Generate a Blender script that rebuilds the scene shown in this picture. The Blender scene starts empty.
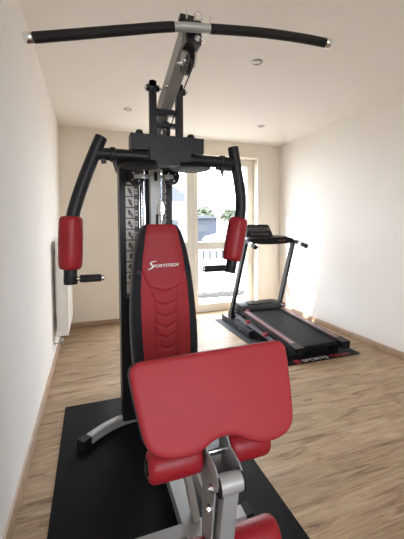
import bpy, bmesh, math, random
from mathutils import Vector, Matrix, Euler

random.seed(7)
S = bpy.context.scene
COL = S.collection
PI = math.pi

# ------------------------------------------------------------------ camera
cam_d = bpy.data.cameras.new('camera')
cam = bpy.data.objects.new('camera', cam_d)
COL.objects.link(cam)
S.camera = cam
cam_d.sensor_fit = 'VERTICAL'
cam_d.sensor_height = 36.0
cam_d.lens = 316.2 / 539.0 * 36.0
cam_d.shift_y = -26.24 / 539.0
cam_d.clip_start = 0.02
cam_d.clip_end = 300
cam.matrix_world = (Matrix.Translation((0, 0, 1.248)) @ Matrix.Rotation(-0.3381, 4, 'Z')
                    @ Matrix.Rotation(PI / 2 - 0.0468, 4, 'X') @ Matrix.Rotation(-0.0043, 4, 'Z'))

# ------------------------------------------------------------------ world, sun, daylight, exposure
W = bpy.data.worlds.new('world')
S.world = W
W.use_nodes = True
nt = W.node_tree
bg = nt.nodes['Background']
bg.inputs['Color'].default_value = (0.86, 0.91, 1.0, 1)
bg.inputs['Strength'].default_value = 12.0

sun_d = bpy.data.lights.new('sun', 'SUN')
sun_d.energy = 17.0
sun_d.color = (1.0, 0.95, 0.87)
sun_d.angle = math.radians(0.7)
sun = bpy.data.objects.new('sun', sun_d)
COL.objects.link(sun)
sun.rotation_euler = Vector((1.0, -0.526, -0.85)).to_track_quat('-Z', 'Y').to_euler()
sun.location = (-4, 8, 6)


def area(name, loc, direction, sx, sy, power, color, portal=False):
    d = bpy.data.lights.new(name, 'AREA')
    d.shape = 'RECTANGLE'
    d.size, d.size_y = sx, sy
    d.energy = power
    d.color = color
    d.cycles.is_portal = portal
    o = bpy.data.objects.new(name, d)
    COL.objects.link(o)
    o.location = loc
    o.rotation_euler = Vector(direction).to_track_quat('-Z', 'Z').to_euler()
    return o


# daylight coming in through the unseen window assumed behind the photographer
area('front_window_portal', (0.55, -1.77, 1.525), (0, 1, 0), 1.40, 1.35, 1, (1, 1, 1), True)
# the sky seen through the glazed terrace door (portal: samples the world)
area('terrace_door_portal', (1.40, 4.62, 1.2), (0, -1, 0), 2.0, 2.2, 1, (1, 1, 1), True)

S.view_settings.view_transform = 'Standard'
S.view_settings.look = 'None'
S.view_settings.gamma = 1.0
S.view_settings.exposure = 0.32
S.view_settings.use_curve_mapping = False
S.cycles.use_denoising = True
S.cycles.max_bounces = 10
S.cycles.diffuse_bounces = 6
S.cycles.transparent_max_bounces = 12
S.cycles.sample_clamp_indirect = 6.0

# ------------------------------------------------------------------ materials


def mat(name, color, rough=0.5, metal=0.0, bump=0.0, bscale=200.0, var=0.0, vscale=6.0, spec=0.5, coat=0.0,
        sheen=0.0):
    m = bpy.data.materials.new(name)
    m.use_nodes = True
    t = m.node_tree
    b = t.nodes['Principled BSDF']
    b.inputs['Base Color'].default_value = (*color, 1)
    b.inputs['Roughness'].default_value = rough
    b.inputs['Metallic'].default_value = metal
    b.inputs['Specular IOR Level'].default_value = spec
    b.inputs['Coat Weight'].default_value = coat
    tc = t.nodes.new('ShaderNodeTexCoord')
    if var > 0:
        n = t.nodes.new('ShaderNodeTexNoise')
        n.inputs['Scale'].default_value = vscale
        n.inputs['Detail'].default_value = 4
        t.links.new(tc.outputs['Object'], n.inputs['Vector'])
        r = t.nodes.new('ShaderNodeValToRGB')
        r.color_ramp.elements[0].position = 0.3
        r.color_ramp.elements[1].position = 0.7
        r.color_ramp.elements[0].color = (*[c * (1 - var) for c in color], 1)
        r.color_ramp.elements[1].color = (*[min(1, c * (1 + var)) for c in color], 1)
        t.links.new(n.outputs['Fac'], r.inputs['Fac'])
        t.links.new(r.outputs['Color'], b.inputs['Base Color'])
    if bump > 0:
        n = t.nodes.new('ShaderNodeTexNoise')
        n.inputs['Scale'].default_value = bscale
        n.inputs['Detail'].default_value = 3
        t.links.new(tc.outputs['Object'], n.inputs['Vector'])
        bp = t.nodes.new('ShaderNodeBump')
        bp.inputs['Strength'].default_value = bump
        bp.inputs['Distance'].default_value = 0.002
        t.links.new(n.outputs['Fac'], bp.inputs['Height'])
        t.links.new(bp.outputs['Normal'], b.inputs['Normal'])
    return m


def wood_floor():
    m = bpy.data.materials.new('oak_laminate')
    m.use_nodes = True
    t = m.node_tree
    L = t.links.new
    b = t.nodes['Principled BSDF']
    tc = t.nodes.new('ShaderNodeTexCoord')
    br = t.nodes.new('ShaderNodeTexBrick')
    br.offset = 0.37
    br.offset_frequency = 1
    br.inputs['Color1'].default_value = (0, 0, 0, 1)
    br.inputs['Color2'].default_value = (1, 1, 1, 1)
    br.inputs['Mortar'].default_value = (0.5, 0.5, 0.5, 1)
    br.inputs['Scale'].default_value = 1.0
    br.inputs['Mortar Size'].default_value = 0.0018
    br.inputs['Mortar Smooth'].default_value = 0.3
    br.inputs['Brick Width'].default_value = 1.25
    br.inputs['Row Height'].default_value = 0.19
    L(tc.outputs['Object'], br.inputs['Vector'])
    # grain shifted from plank to plank
    mul = t.nodes.new('ShaderNodeVectorMath')
    mul.operation = 'MULTIPLY_ADD'
    L(br.outputs['Color'], mul.inputs[0])
    mul.inputs[1].default_value = (7.3, 3.1, 9.0)
    L(tc.outputs['Object'], mul.inputs[2])
    mp = t.nodes.new('ShaderNodeMapping')
    mp.inputs['Scale'].default_value = (1.9, 13.0, 1.0)
    L(mul.outputs['Vector'], mp.inputs['Vector'])
    n1 = t.nodes.new('ShaderNodeTexNoise')
    n1.inputs['Scale'].default_value = 1.6
    n1.inputs['Detail'].default_value = 6
    n1.inputs['Roughness'].default_value = 0.62
    n1.inputs['Distortion'].default_value = 1.1
    L(mp.outputs['Vector'], n1.inputs['Vector'])
    mp2 = t.nodes.new('ShaderNodeMapping')
    mp2.inputs['Scale'].default_value = (6, 130, 1)
    L(mul.outputs['Vector'], mp2.inputs['Vector'])
    n2 = t.nodes.new('ShaderNodeTexNoise')
    n2.inputs['Scale'].default_value = 1.0
    n2.inputs['Detail'].default_value = 3
    L(mp2.outputs['Vector'], n2.inputs['Vector'])
    r1 = t.nodes.new('ShaderNodeValToRGB')
    e = r1.color_ramp.elements
    e[0].position = 0.30
    e[0].color = (0.155, 0.095, 0.060, 1)
    e[1].position = 0.68
    e[1].color = (0.455, 0.345, 0.230, 1)
    k = r1.color_ramp.elements.new(0.46)
    k.color = (0.355, 0.250, 0.155, 1)
    L(n1.outputs['Fac'], r1.inputs['Fac'])
    r2 = t.nodes.new('ShaderNodeValToRGB')
    r2.color_ramp.elements[0].position = 0.35
    r2.color_ramp.elements[0].color = (0.80, 0.79, 0.78, 1)
    r2.color_ramp.elements[1].position = 0.6
    r2.color_ramp.elements[1].color = (1.06, 1.06, 1.06, 1)
    L(n2.outputs['Fac'], r2.inputs['Fac'])
    mx = t.nodes.new('ShaderNodeMix')
    mx.data_type = 'RGBA'
    mx.blend_type = 'MULTIPLY'
    mx.inputs['Factor'].default_value = 1
    L(r1.outputs['Color'], mx.inputs['A'])
    L(r2.outputs['Color'], mx.inputs['B'])
    tint = t.nodes.new('ShaderNodeValToRGB')
    tint.color_ramp.elements[0].color = (0.88, 0.87, 0.86, 1)
    tint.color_ramp.elements[1].color = (1.10, 1.09, 1.08, 1)
    L(br.outputs['Color'], tint.inputs['Fac'])
    mx2 = t.nodes.new('ShaderNodeMix')
    mx2.data_type = 'RGBA'
    mx2.blend_type = 'MULTIPLY'
    mx2.inputs['Factor'].default_value = 1
    L(mx.outputs['Result'], mx2.inputs['A'])
    L(tint.outputs['Color'], mx2.inputs['B'])
    mx3 = t.nodes.new('ShaderNodeMix')
    mx3.data_type = 'RGBA'
    L(br.outputs['Fac'], mx3.inputs['Factor'])
    L(mx2.outputs['Result'], mx3.inputs['A'])
    mx3.inputs['B'].default_value = (0.24, 0.16, 0.11, 1)
    L(mx3.outputs['Result'], b.inputs['Base Color'])
    b.inputs['Roughness'].default_value = 0.5
    b.inputs['Specular IOR Level'].default_value = 0.28
    bp = t.nodes.new('ShaderNodeBump')
    bp.inputs['Strength'].default_value = 0.12
    bp.inputs['Distance'].default_value = 0.001
    L(n2.outputs['Fac'], bp.inputs['Height'])
    L(bp.outputs['Normal'], b.inputs['Normal'])
    return m


def glass_mat():
    m = bpy.data.materials.new('window_glass')
    m.use_nodes = True
    t = m.node_tree
    for n in list(t.nodes):
        t.nodes.remove(n)
    out = t.nodes.new('ShaderNodeOutputMaterial')
    tr = t.nodes.new('ShaderNodeBsdfTransparent')
    tr.inputs['Color'].default_value = (0.97, 0.985, 0.98, 1)
    gl = t.nodes.new('ShaderNodeBsdfGlossy')
    gl.inputs['Roughness'].default_value = 0.0
    fr = t.nodes.new('ShaderNodeFresnel')
    fr.inputs['IOR'].default_value = 1.45
    geo = t.nodes.new('ShaderNodeNewGeometry')
    inv = t.nodes.new('ShaderNodeMath')
    inv.operation = 'SUBTRACT'
    inv.inputs[0].default_value = 1.0
    t.links.new(geo.outputs['Backfacing'], inv.inputs[1])
    ml = t.nodes.new('ShaderNodeMath')
    ml.operation = 'MULTIPLY'
    t.links.new(fr.outputs['Fac'], ml.inputs[0])
    t.links.new(inv.outputs[0], ml.inputs[1])
    mx = t.nodes.new('ShaderNodeMixShader')
    t.links.new(ml.outputs[0], mx.inputs[0])
    t.links.new(tr.outputs[0], mx.inputs[1])
    t.links.new(gl.outputs[0], mx.inputs[2])
    t.links.new(mx.outputs[0], out.inputs[0])
    return m


M = {}
M['wall'] = mat('painted_wall', (0.82, 0.782, 0.745), 0.85, bump=0.25, bscale=260, var=0.012, vscale=2)
M['wall_back'] = mat('warm_lit_wall', (0.86, 0.80, 0.71), 0.85, bump=0.25, bscale=260, var=0.012, vscale=2)  # warm indirect light put into this paint colour; the other walls stay whiter
M['ceiling'] = mat('painted_ceiling', (0.86, 0.81, 0.77), 0.9, bump=0.2, bscale=260, var=0.01, vscale=2)
M['floor'] = wood_floor()
M['base'] = mat('oak_baseboard', (0.33, 0.215, 0.135), 0.45, var=0.18, vscale=14, bump=0.1)
M['upvc'] = mat('white_window_frame', (0.88, 0.85, 0.78), 0.35)
M['gasket'] = mat('grey_gasket', (0.12, 0.12, 0.13), 0.6)
M['glass'] = glass_mat()
M['red'] = mat('red_leatherette', (0.32, 0.026, 0.034), 0.45, bump=0.35, bscale=520, var=0.04, vscale=9, spec=0.22)
M['redfoam'] = mat('red_vinyl_foam', (0.27, 0.011, 0.018), 0.42, bump=0.5, bscale=60, var=0.05, vscale=12, spec=0.3)
M['blackvinyl'] = mat('black_vinyl', (0.010, 0.011, 0.015), 0.5, bump=0.3, bscale=500, spec=0.3)
M['black'] = mat('black_powder_coat', (0.011, 0.010, 0.012), 0.42, bump=0.15, bscale=900, spec=0.3)
M['blackgloss'] = mat('gloss_black_plastic', (0.014, 0.014, 0.017), 0.25)
M['rubber'] = mat('black_rubber', (0.008, 0.008, 0.009), 0.6, bump=0.3, bscale=400, spec=0.2)
M['matr'] = mat('black_floor_mat', (0.0035, 0.0035, 0.005), 0.55, bump=0.8, bscale=330, var=0.1, vscale=30, spec=0.12)
M['grip'] = mat('black_foam_grip', (0.014, 0.013, 0.013), 0.62, bump=0.5, bscale=450, spec=0.25)
M['silver'] = mat('silver_grey_paint', (0.36, 0.355, 0.35), 0.40, metal=0.2, bump=0.08, bscale=900)
M['chrome'] = mat('chrome', (0.82, 0.82, 0.83), 0.13, metal=1.0)
M['steel'] = mat('zinc_steel', (0.60, 0.60, 0.61), 0.28, metal=0.9)
M['white'] = mat('white_print', (0.80, 0.80, 0.80), 0.5)
M['redprint'] = mat('red_print', (0.50, 0.02, 0.03), 0.5)
M['rad'] = mat('radiator_enamel', (0.80, 0.77, 0.72), 0.35)
M['belt'] = mat('treadmill_belt', (0.010, 0.010, 0.013), 0.55, bump=0.6, bscale=500, spec=0.10)
M['tmsilver'] = mat('treadmill_silver', (0.17, 0.155, 0.185), 0.4, metal=0.3)
M['tmred'] = mat('treadmill_red', (0.28, 0.012, 0.028), 0.4)
M['tmblack'] = mat('treadmill_black', (0.007, 0.007, 0.009), 0.42, spec=0.2)
M['tmgrey'] = mat('treadmill_charcoal', (0.014, 0.014, 0.017), 0.45, spec=0.22)
M['screen'] = mat('console_screen', (0.05, 0.055, 0.06), 0.15)
M['tmkey'] = mat('console_key', (0.13, 0.09, 0.08), 0.4)
M['card'] = mat('exercise_card', (0.62, 0.60, 0.57), 0.5)
M['figure'] = mat('exercise_figure', (0.09, 0.085, 0.08), 0.6)
M['figred'] = mat('exercise_figure_red', (0.16, 0.05, 0.04), 0.6)
M['paving'] = mat('pale_paving', (0.22, 0.21, 0.195), 0.8, var=0.06, vscale=3)
M['gravel'] = mat('gravel', (0.035, 0.032, 0.030), 0.9, bump=1.0, bscale=60, var=0.5, vscale=22)
M['fence'] = mat('white_fence_paint', (0.80, 0.80, 0.78), 0.6)
M['house_w'] = mat('white_render', (0.72, 0.74, 0.76), 0.8)
M['house_b'] = mat('bluegrey_render', (0.040, 0.047, 0.062), 0.8)
M['roof'] = mat('grey_roof', (0.060, 0.065, 0.078), 0.7)
M['darkpane'] = mat('dark_pane', (0.03, 0.035, 0.04), 0.4)
M['unseen_ground'] = mat('unseen_dark_ground', (0.10, 0.11, 0.06), 0.9, var=0.3, vscale=8)
M['leaf'] = mat('leaf_green', (0.055, 0.070, 0.040), 0.8, var=0.4, vscale=3)
M['trunk'] = mat('bark', (0.14, 0.10, 0.07), 0.9)
M['carwhite'] = mat('white_car_paint', (0.75, 0.77, 0.80), 0.25, coat=0.5)
M['wheel'] = mat('tyre', (0.02, 0.02, 0.02), 0.7)
M['lampglass'] = mat('halogen_lens', (0.72, 0.70, 0.66), 0.2)
M['spotring'] = mat('brushed_nickel', (0.36, 0.34, 0.32), 0.3, metal=0.8)

# ------------------------------------------------------------------ mesh builder


def frame_of(d, up=(0, 0, 1)):
    d = Vector(d).normalized()
    up = Vector(up)
    if abs(d.dot(up.normalized())) > 0.98:
        up = Vector((0, 1, 0))
    s = d.cross(up).normalized()
    u = s.cross(d).normalized()
    return s, u, d


def smooth_path(pts, n=8):
    P = [Vector(p) for p in pts]
    if len(P) < 3:
        return P
    out = []
    Q = [P[0] * 2 - P[1]] + P + [P[-1] * 2 - P[-2]]
    for i in range(1, len(Q) - 2):
        a, b, c, d = Q[i - 1], Q[i], Q[i + 1], Q[i + 2]
        for k in range(n):
            t = k / n
            out.append(0.5 * ((2 * b) + (c - a) * t + (2 * a - 5 * b + 4 * c - d) * t * t
                              + (3 * b - a - 3 * c + d) * t ** 3))
    out.append(P[-1])
    return out


SPLIT_NAMES = {'bolt', 'pulley_bolt', 'bracket_bolt', 'wall_bracket', 'eyelet', 'cable', 'key', 'gusset', 'pulley_bracket',
               'press_crossbar', 'pivot_rim', 'gasket', 'base_cap', 'red_clip', 'red_marker', 'red_trim', 'red_stripe',
               'fence_rail', 'backrest_mount', 'cross_tube', 'slot', 'roller_axle', 'roller_cap', 'pulley_arm', 'grip_rod',
               'boom_bracket', 'side_window', 'valve', 'rail_trim', 'pulse_sensor', 'pad_mount'}


class MB:
    def __init__(self):
        self.bm = bmesh.new()
        self.mi = 0

    def _faces(self, vs, faces):
        v = [self.bm.verts.new(p) for p in vs]
        fs = []
        for f in faces:
            try:
                x = self.bm.faces.new([v[i] for i in f])
                x.material_index = self.mi
                fs.append(x)
            except ValueError:
                pass
        return v, fs

    def _bevel(self, fs, w, seg=2):
        if w <= 0:
            return
        es = list({e for f in fs for e in f.edges})
        es = [e for e in es if len(e.link_faces) == 2 and e.calc_face_angle(0) > 0.35]
        r = bmesh.ops.bevel(self.bm, geom=es, offset=w, segments=seg, affect='EDGES', profile=0.5,
                            clamp_overlap=True)
        for f in r['faces']:
            f.material_index = self.mi

    def box(self, c, s, bev=0.0, rot=None, seg=2):
        c = Vector(c)
        R = rot if rot is not None else Matrix.Identity(3)
        vs = []
        for z in (-.5, .5):
            for y in (-.5, .5):
                for x in (-.5, .5):
                    vs.append(c + R @ Vector((x * s[0], y * s[1], z * s[2])))
        _, fs = self._faces(vs, [(0, 2, 3, 1), (4, 5, 7, 6), (0, 1, 5, 4), (2, 6, 7, 3), (0, 4, 6, 2), (1, 3, 7, 5)])
        self._bevel(fs, bev, seg)
        return self

    def bar(self, p, q, w, h, bev=0.004, up=(0, 0, 1)):
        """box tube from p to q: w across, h in the up direction"""
        p, q = Vector(p), Vector(q)
        s, u, d = frame_of(q - p, up)
        R = Matrix((s, d, u)).transposed()
        return self.box((p + q) / 2, (w, (q - p).length, h), bev, R)

    def sweep(self, pts, prof, up=(0, 0, 1), cap=True, scale=None):
        """prof: closed 2D loop swept along pts (list of vectors)"""
        P = [Vector(p) for p in pts]
        n = len(prof)
        vs = []
        prev = None
        for i, p in enumerate(P):
            d = (P[min(i + 1, len(P) - 1)] - P[max(i - 1, 0)]).normalized()
            if prev is None:
                s, u, _ = frame_of(d, up)
            else:
                u = (prev - d * prev.dot(d)).normalized()
                s = d.cross(u).normalized()
            prev = u
            k = scale[i] if scale else 1.0
            for a, b in prof:
                vs.append(p + s * a * k + u * b * k)
        fc = []
        for i in range(len(P) - 1):
            for j in range(n):
                a = i * n + j
                b = i * n + (j + 1) % n
                fc.append((a, b, b + n, a + n))
        if cap:
            fc.append(tuple(range(n))[::-1])
            fc.append(tuple(range((len(P) - 1) * n, len(P) * n)))
        self._faces(vs, fc)
        return self

    def tube(self, pts, r, seg=20, smooth=True, scale=None):
        P = smooth_path(pts) if smooth else [Vector(p) for p in pts]
        return self.sweep(P, [(r * math.cos(2 * PI * k / seg), r * math.sin(2 * PI * k / seg)) for k in range(seg)],
                          scale=scale)

    def cyl(self, p, q, r, r2=None, seg=28, bev=0.0):
        """a turned cylinder with optionally rounded rims"""
        p, q = Vector(p), Vector(q)
        r2 = r if r2 is None else r2
        L = (q - p).length
        if bev > 0:
            prof = [(0, r - bev), (bev * 0.3, r - bev * 0.3), (bev, r), (L - bev, r2), (L - bev * 0.3, r2 - bev * 0.3),
                    (L, r2 - bev)]
        else:
            prof = [(0, r), (L, r2)]
        return self.lathe(p, q - p, prof, seg)

    def lathe(self, o, axis, prof, seg=28):
        s, u, d = frame_of(axis)
        o = Vector(o)
        vs = []
        for (t, r) in prof:
            for k in range(seg):
                a = 2 * PI * k / seg
                vs.append(o + d * t + (s * math.cos(a) + u * math.sin(a)) * max(r, 1e-5))
        n = seg
        fc = []
        for i in range(len(prof) - 1):
            for j in range(n):
                a = i * n + j
                b = i * n + (j + 1) % n
                fc.append((a, b, b + n, a + n))
        fc.append(tuple(range(n))[::-1])
        fc.append(tuple(range((len(prof) - 1) * n, len(prof) * n)))
        self._faces(vs, fc)
        return self

    def torus(self, c, axis, R, r, seg=28, ring=10, a0=0.0, a1=2 * PI):
        s, u, d = frame_of(axis)
        c = Vector(c)
        full = abs(a1 - a0 - 2 * PI) < 1e-4
        pts = []
        m = seg if full else seg + 1
        vs = []
        for i in range(m):
            a = a0 + (a1 - a0) * i / seg
            e = s * math.cos(a) + u * math.sin(a)
            for k in range(ring):
                b = 2 * PI * k / ring
                vs.append(c + e * (R + r * math.cos(b)) + d * r * math.sin(b))
        fc = []
        for i in range(m if full else m - 1):
            for k in range(ring):
                a = i * ring + k
                b = i * ring + (k + 1) % ring
                c2 = ((i + 1) % m) * ring
                fc.append((a, b, c2 + (k + 1) % ring, c2 + k))
        self._faces(vs, fc)
        return self

    def prism(self, outline, o, ax, ay, depth, bev=0.0, seg=2):
        """outline in the (ax, ay) plane at o, extruded by the vector depth"""
        o, ax, ay, depth = Vector(o), Vector(ax), Vector(ay), Vector(depth)
        n = len(outline)
        vs = [o + ax * a + ay * b for a, b in outline] + [o + ax * a + ay * b + depth for a, b in outline]
        fc = [tuple(range(n))[::-1], tuple(range(n, 2 * n))]
        for i in range(n):
            j = (i + 1) % n
            fc.append((i, j, j + n, i + n))
        _, fs = self._faces(vs, fc)
        if bev > 0:
            rim = set(fs[0].edges) | set(fs[1].edges)
            r = bmesh.ops.bevel(self.bm, geom=list(rim), offset=bev, segments=seg, affect='EDGES', profile=0.5,
                                clamp_overlap=True)
            for f in r['faces']:
                f.material_index = self.mi
        return self

    def sphere(self, c, r, sub=3, sc=(1, 1, 1)):
        g = bmesh.ops.create_icosphere(self.bm, subdivisions=sub, radius=r)
        for v in g['verts']:
            v.co = Vector(c) + Vector((v.co.x * sc[0], v.co.y * sc[1], v.co.z * sc[2]))
        for v in g['verts']:
            for f in v.link_faces:
                f.material_index = self.mi
        return self

    def clusters(self):
        """vertex groups of pieces that do not touch each other"""
        seen, parts = set(), []
        for v in self.bm.verts:
            if v in seen:
                continue
            st, g = [v], []
            seen.add(v)
            while st:
                a = st.pop()
                g.append(a)
                for e in a.link_edges:
                    w = e.other_vert(a)
                    if w not in seen:
                        seen.add(w)
                        st.append(w)
            parts.append(g)
        bb = []
        for g in parts:
            lo = [min(v.co[i] for v in g) - .0006 for i in range(3)]
            hi = [max(v.co[i] for v in g) + .0006 for i in range(3)]
            bb.append((lo, hi))
        par = list(range(len(parts)))

        def find(i):
            while par[i] != i:
                i = par[i]
            return i
        for i in range(len(parts)):
            for j in range(i):
                if all(bb[i][0][k] <= bb[j][1][k] and bb[j][0][k] <= bb[i][1][k] for k in range(3)):
                    par[find(i)] = find(j)
        out = {}
        for i, g in enumerate(parts):
            out.setdefault(find(i), []).extend(g)
        return list(out.values())

    def build(self, name, m, parent=None, sharp=32, **props):
        if name in SPLIT_NAMES:
            groups = self.clusters()
            if len(groups) > 1:
                last = None
                for g in groups:
                    sub = MB()
                    vm = {v: sub.bm.verts.new(v.co) for v in g}
                    for f in {f for v in g for f in v.link_faces}:
                        nf = sub.bm.faces.new([vm[v] for v in f.verts])
                        nf.material_index = f.material_index
                    last = sub.build(name, m, parent, sharp, **props)
                self.bm.free()
                return last
        bmesh.ops.recalc_face_normals(self.bm, faces=self.bm.faces[:])
        org = Vector((0, 0, 0))
        if parent is not None:
            p = parent
            while p.parent is not None:
                p = p.parent
            org = p.location.copy()
        elif props.get('origin'):
            org = Vector(props['origin'])
        if org.length > 0:
            for v in self.bm.verts:
                v.co -= org
        me = bpy.data.meshes.new(name)
        self.bm.to_mesh(me)
        self.bm.free()
        ms = m if isinstance(m, (list, tuple)) else [m]
        for x in ms:
            me.materials.append(M[x])
        for f in me.polygons:
            f.use_smooth = True
        me.set_sharp_from_angle(angle=math.radians(sharp))
        o = bpy.data.objects.new(name, me)
        COL.objects.link(o)
        if parent is not None:
            o.parent = parent
        else:
            o.location = org
        if props.get('label'):
            o['label'] = props['label']
        if props.get('cat'):
            o['category'] = props['cat']
        if props.get('kind'):
            o['kind'] = props['kind']
        if props.get('group'):
            o['group'] = props['group']
        return o


def thing(name, label, cat, loc=(0, 0, 0), group=None, kind=None):
    o = bpy.data.objects.new(name, None)
    COL.objects.link(o)
    o.location = loc
    o.empty_display_size = 0.1
    if label:
        o['label'] = label
    if cat:
        o['category'] = cat
    if group:
        o['group'] = group
    if kind:
        o['kind'] = kind
    return o


def text_part(name, body, m, parent, o, ax, ay, height, width=None, shear=0.0, depth=0.0006, bold=0.0):
    """flat lettering: o = lower-left corner, ax = reading direction, ay = up, height of capitals"""
    cu = bpy.data.curves.new(name, 'FONT')
    cu.body = body
    cu.size = 1.0
    cu.shear = shear
    cu.offset = bold
    cu.extrude = 0.0
    cu.fill_mode = 'BOTH'
    tmp = bpy.data.objects.new(name + '_tmp', cu)
    COL.objects.link(tmp)
    bpy.context.view_layer.update()
    dg = bpy.context.evaluated_depsgraph_get()
    me = bpy.data.meshes.new_from_object(tmp.evaluated_get(dg))
    COL.objects.unlink(tmp)
    bpy.data.objects.remove(tmp)
    bpy.data.curves.remove(cu)
    xs = [v.co.x for v in me.vertices]
    ys = [v.co.y for v in me.vertices]
    sy = height / (max(ys) - min(ys))
    sx = (width / (max(xs) - min(xs))) if width else sy
    x0, y0 = min(xs), min(ys)
    ax, ay = Vector(ax).normalized(), Vector(ay).normalized()
    nrm = ax.cross(ay)
    p = parent
    while p.parent is not None:
        p = p.parent
    org = p.location.copy()
    for v in me.vertices:
        v.co = Vector(o) + ax * ((v.co.x - x0) * sx) + ay * ((v.co.y - y0) * sy) + nrm * depth - org
    me.materials.clear()
    me.materials.append(M[m])
    ob = bpy.data.objects.new(name, me)
    COL.objects.link(ob)
    ob.parent = parent
    return ob


# ------------------------------------------------------------------ room shell
XL, XR, YB, YF, ZC = -0.343, 2.78, 4.26, -1.55, 2.5


def slab(name, x0, x1, y0, y1, z0, z1, m, **k):
    b = MB()
    b.box(((x0 + x1) / 2, (y0 + y1) / 2, (z0 + z1) / 2), (x1 - x0, y1 - y0, z1 - z0))
    return b.build(name, m, kind=k.pop('kind', 'structure'), **k)


slab('floor', XL - .2, XR + .2, YF - .2, YB + .34, -0.12, 0.0, 'floor')
slab('ceiling', XL - .2, XR + .2, YF - .2, YB + .34, ZC, ZC + .2, 'ceiling')
slab('wall_left', XL - .2, XL, YF - .2, YB + .34, 0.0, ZC, 'wall')
slab('wall_right', XR, XR + .2, YF - .2, YB + .34, 0.0, ZC, 'wall')


def wall_with_hole(name, x0, x1, y0, y1, hx0, hx1, hz0, hz1, m):
    b = MB()
    for a, c, d, e in ((x0, hx0, 0, ZC), (hx1, x1, 0, ZC), (hx0, hx1, hz1, ZC), (hx0, hx1, 0, hz0)):
        if c - a > 1e-4 and e - d > 1e-4:
            b.box(((a + c) / 2, (y0 + y1) / 2, (d + e) / 2), (c - a, y1 - y0, e - d))
    return b.build(name, m, kind='structure')


DX0, DX1, DZ1 = 0.50, 2.397, 2.295
wall_with_hole('wall_back', XL, XR, YB, YB + .34, DX0, DX1, 0.0, DZ1, 'wall_back')
wall_with_hole('wall_front', XL, XR, YF - .2, YF, -0.15, 1.25, 0.85, 2.2, 'wall')

# baseboards, moulded profile
bb_prof = [(0, 0), (0.017, 0), (0.017, 0.045), (0.010, 0.060), (0, 0.064)]


def baseboard(name, p, q, inward):
    b = MB()
    d = Vector(q) - Vector(p)
    b.prism(bb_prof, p, inward, (0, 0, 1), d)
    return b.build(name, 'base', kind='structure')


baseboard('baseboard_left', (XL, YF, 0), (XL, YB, 0), (1, 0, 0))
baseboard('baseboard_right', (XR, YF, 0), (XR, YB, 0), (-1, 0, 0))
baseboard('baseboard_back_left', (XL + .018, YB, 0), (DX0, YB, 0), (0, -1, 0))
baseboard('baseboard_back_right', (DX1, YB, 0), (XR - .018, YB, 0), (0, -1, 0))

# glazed terrace door (two leaves with a low fixed panel), in the back wall
win = thing('window_1', None, None, ((DX0 + DX1) / 2, 4.45, 0), kind='structure')
fy0, fy1 = 4.41, 4.49
fym = (fy0 + fy1) / 2


def rect_frame(b, x0, x1, z0, z1, w, y, t, bev=0.006):
    wl, wr, wb, wt = w
    b.box(((x0 + x0 + wl) / 2, y, (z0 + z1) / 2), (wl, t, z1 - z0), bev)
    b.box(((x1 + x1 - wr) / 2, y, (z0 + z1) / 2), (wr, t, z1 - z0), bev)
    b.box(((x0 + x1) / 2, y, z0 + wb / 2), (x1 - x0 - wl - wr, t, wb), bev)
    b.box(((x0 + x1) / 2, y, z1 - wt / 2), (x1 - x0 - wl - wr, t, wt), bev)


b = MB()
rect_frame(b, DX0, DX1, 0.0, DZ1, (0.05, 0.05, 0.05, 0.045), fym, .08)
b.box((1.40, fym, 1.15), (0.05, .079, 2.20), .004)
b.build('window_frame', 'upvc', win)
for (x0, x1) in ((DX0 + .05, 1.375), (1.425, DX1 - .05)):
    b = MB()
    rect_frame(b, x0, x1, 0.05, DZ1 - .045, (0.062, 0.062, 0.072, 0.055), fym - .012, .075, .008)
    b.box(((x0 + x1) / 2, fym - .012, 0.99), (x1 - x0 - .12, .07, 0.115), .008)
    sash = b.build('sash', 'upvc', win)
    b = MB()
    for z0, z1 in ((0.118, 0.936), (1.044, DZ1 - .096)):
        b.box((x0 + .0635, fym, (z0 + z1) / 2), (.005, .05, z1 - z0))
        b.box((x1 - .0635, fym, (z0 + z1) / 2), (.005, .05, z1 - z0))
    b.build('gasket', 'gasket', sash)
    for z0, z1 in ((0.118, 0.936), (1.044, DZ1 - .096)):
        b = MB()
        b.box(((x0 + x1) / 2, fym, (z0 + z1) / 2), (x1 - x0 - .122, .006, z1 - z0))
        b.build('pane', 'glass', sash)
b = MB()
b.box((1.40, 4.525, 0.012), (DX1 - DX0 - .002, 0.07, 0.024), .003)
b.build('threshold', 'steel', win)

# window assumed behind the photographer, never in view; placed and sized for fill light
win2 = thing('window_2', None, None, (1.55, -1.66, 0), kind='structure')
b = MB()
rect_frame(b, -0.15, 1.25, 0.85, 2.2, (0.07, 0.07, 0.07, 0.07), -1.69, .06)
b.box((0.55, -1.69, 1.525), (0.08, .055, 1.22), .004)
b.build('window_frame', 'upvc', win2)

# ------------------------------------------------------------------ radiator
rad = thing('radiator', 'white panel radiator low on the left wall behind the gym tower', 'radiator', (-0.27, 3.6, 0.24))
b = MB()
b.box((-0.224, 3.58, 0.69), (0.012, 0.76, 0.90), .005)
for k in range(19):
    b.box((-0.2165, 3.58 - .36 + k * .04, 0.69), (0.006, 0.022, 0.82), .003)
b.build('front_panel', 'rad', rad)
b = MB()
b.box((-0.308, 3.58, 0.69), (0.012, 0.76, 0.90), .004)
b.build('rear_panel', 'rad', rad)
for y in (3.204, 3.956):
    b = MB()
    b.box((-0.266, y, 0.69), (0.074, 0.010, 0.89), .003)
    b.build('side_cover', 'rad', rad)
b = MB()
for k in range(26):
    b.box((-0.266, 3.22 + k * .0288, 1.135), (0.07, 0.007, 0.010))
b.box((-0.266, 3.58, 1.127), (0.072, 0.74, 0.004))
b.build('top_grille', 'rad', rad)
b = MB()
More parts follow.
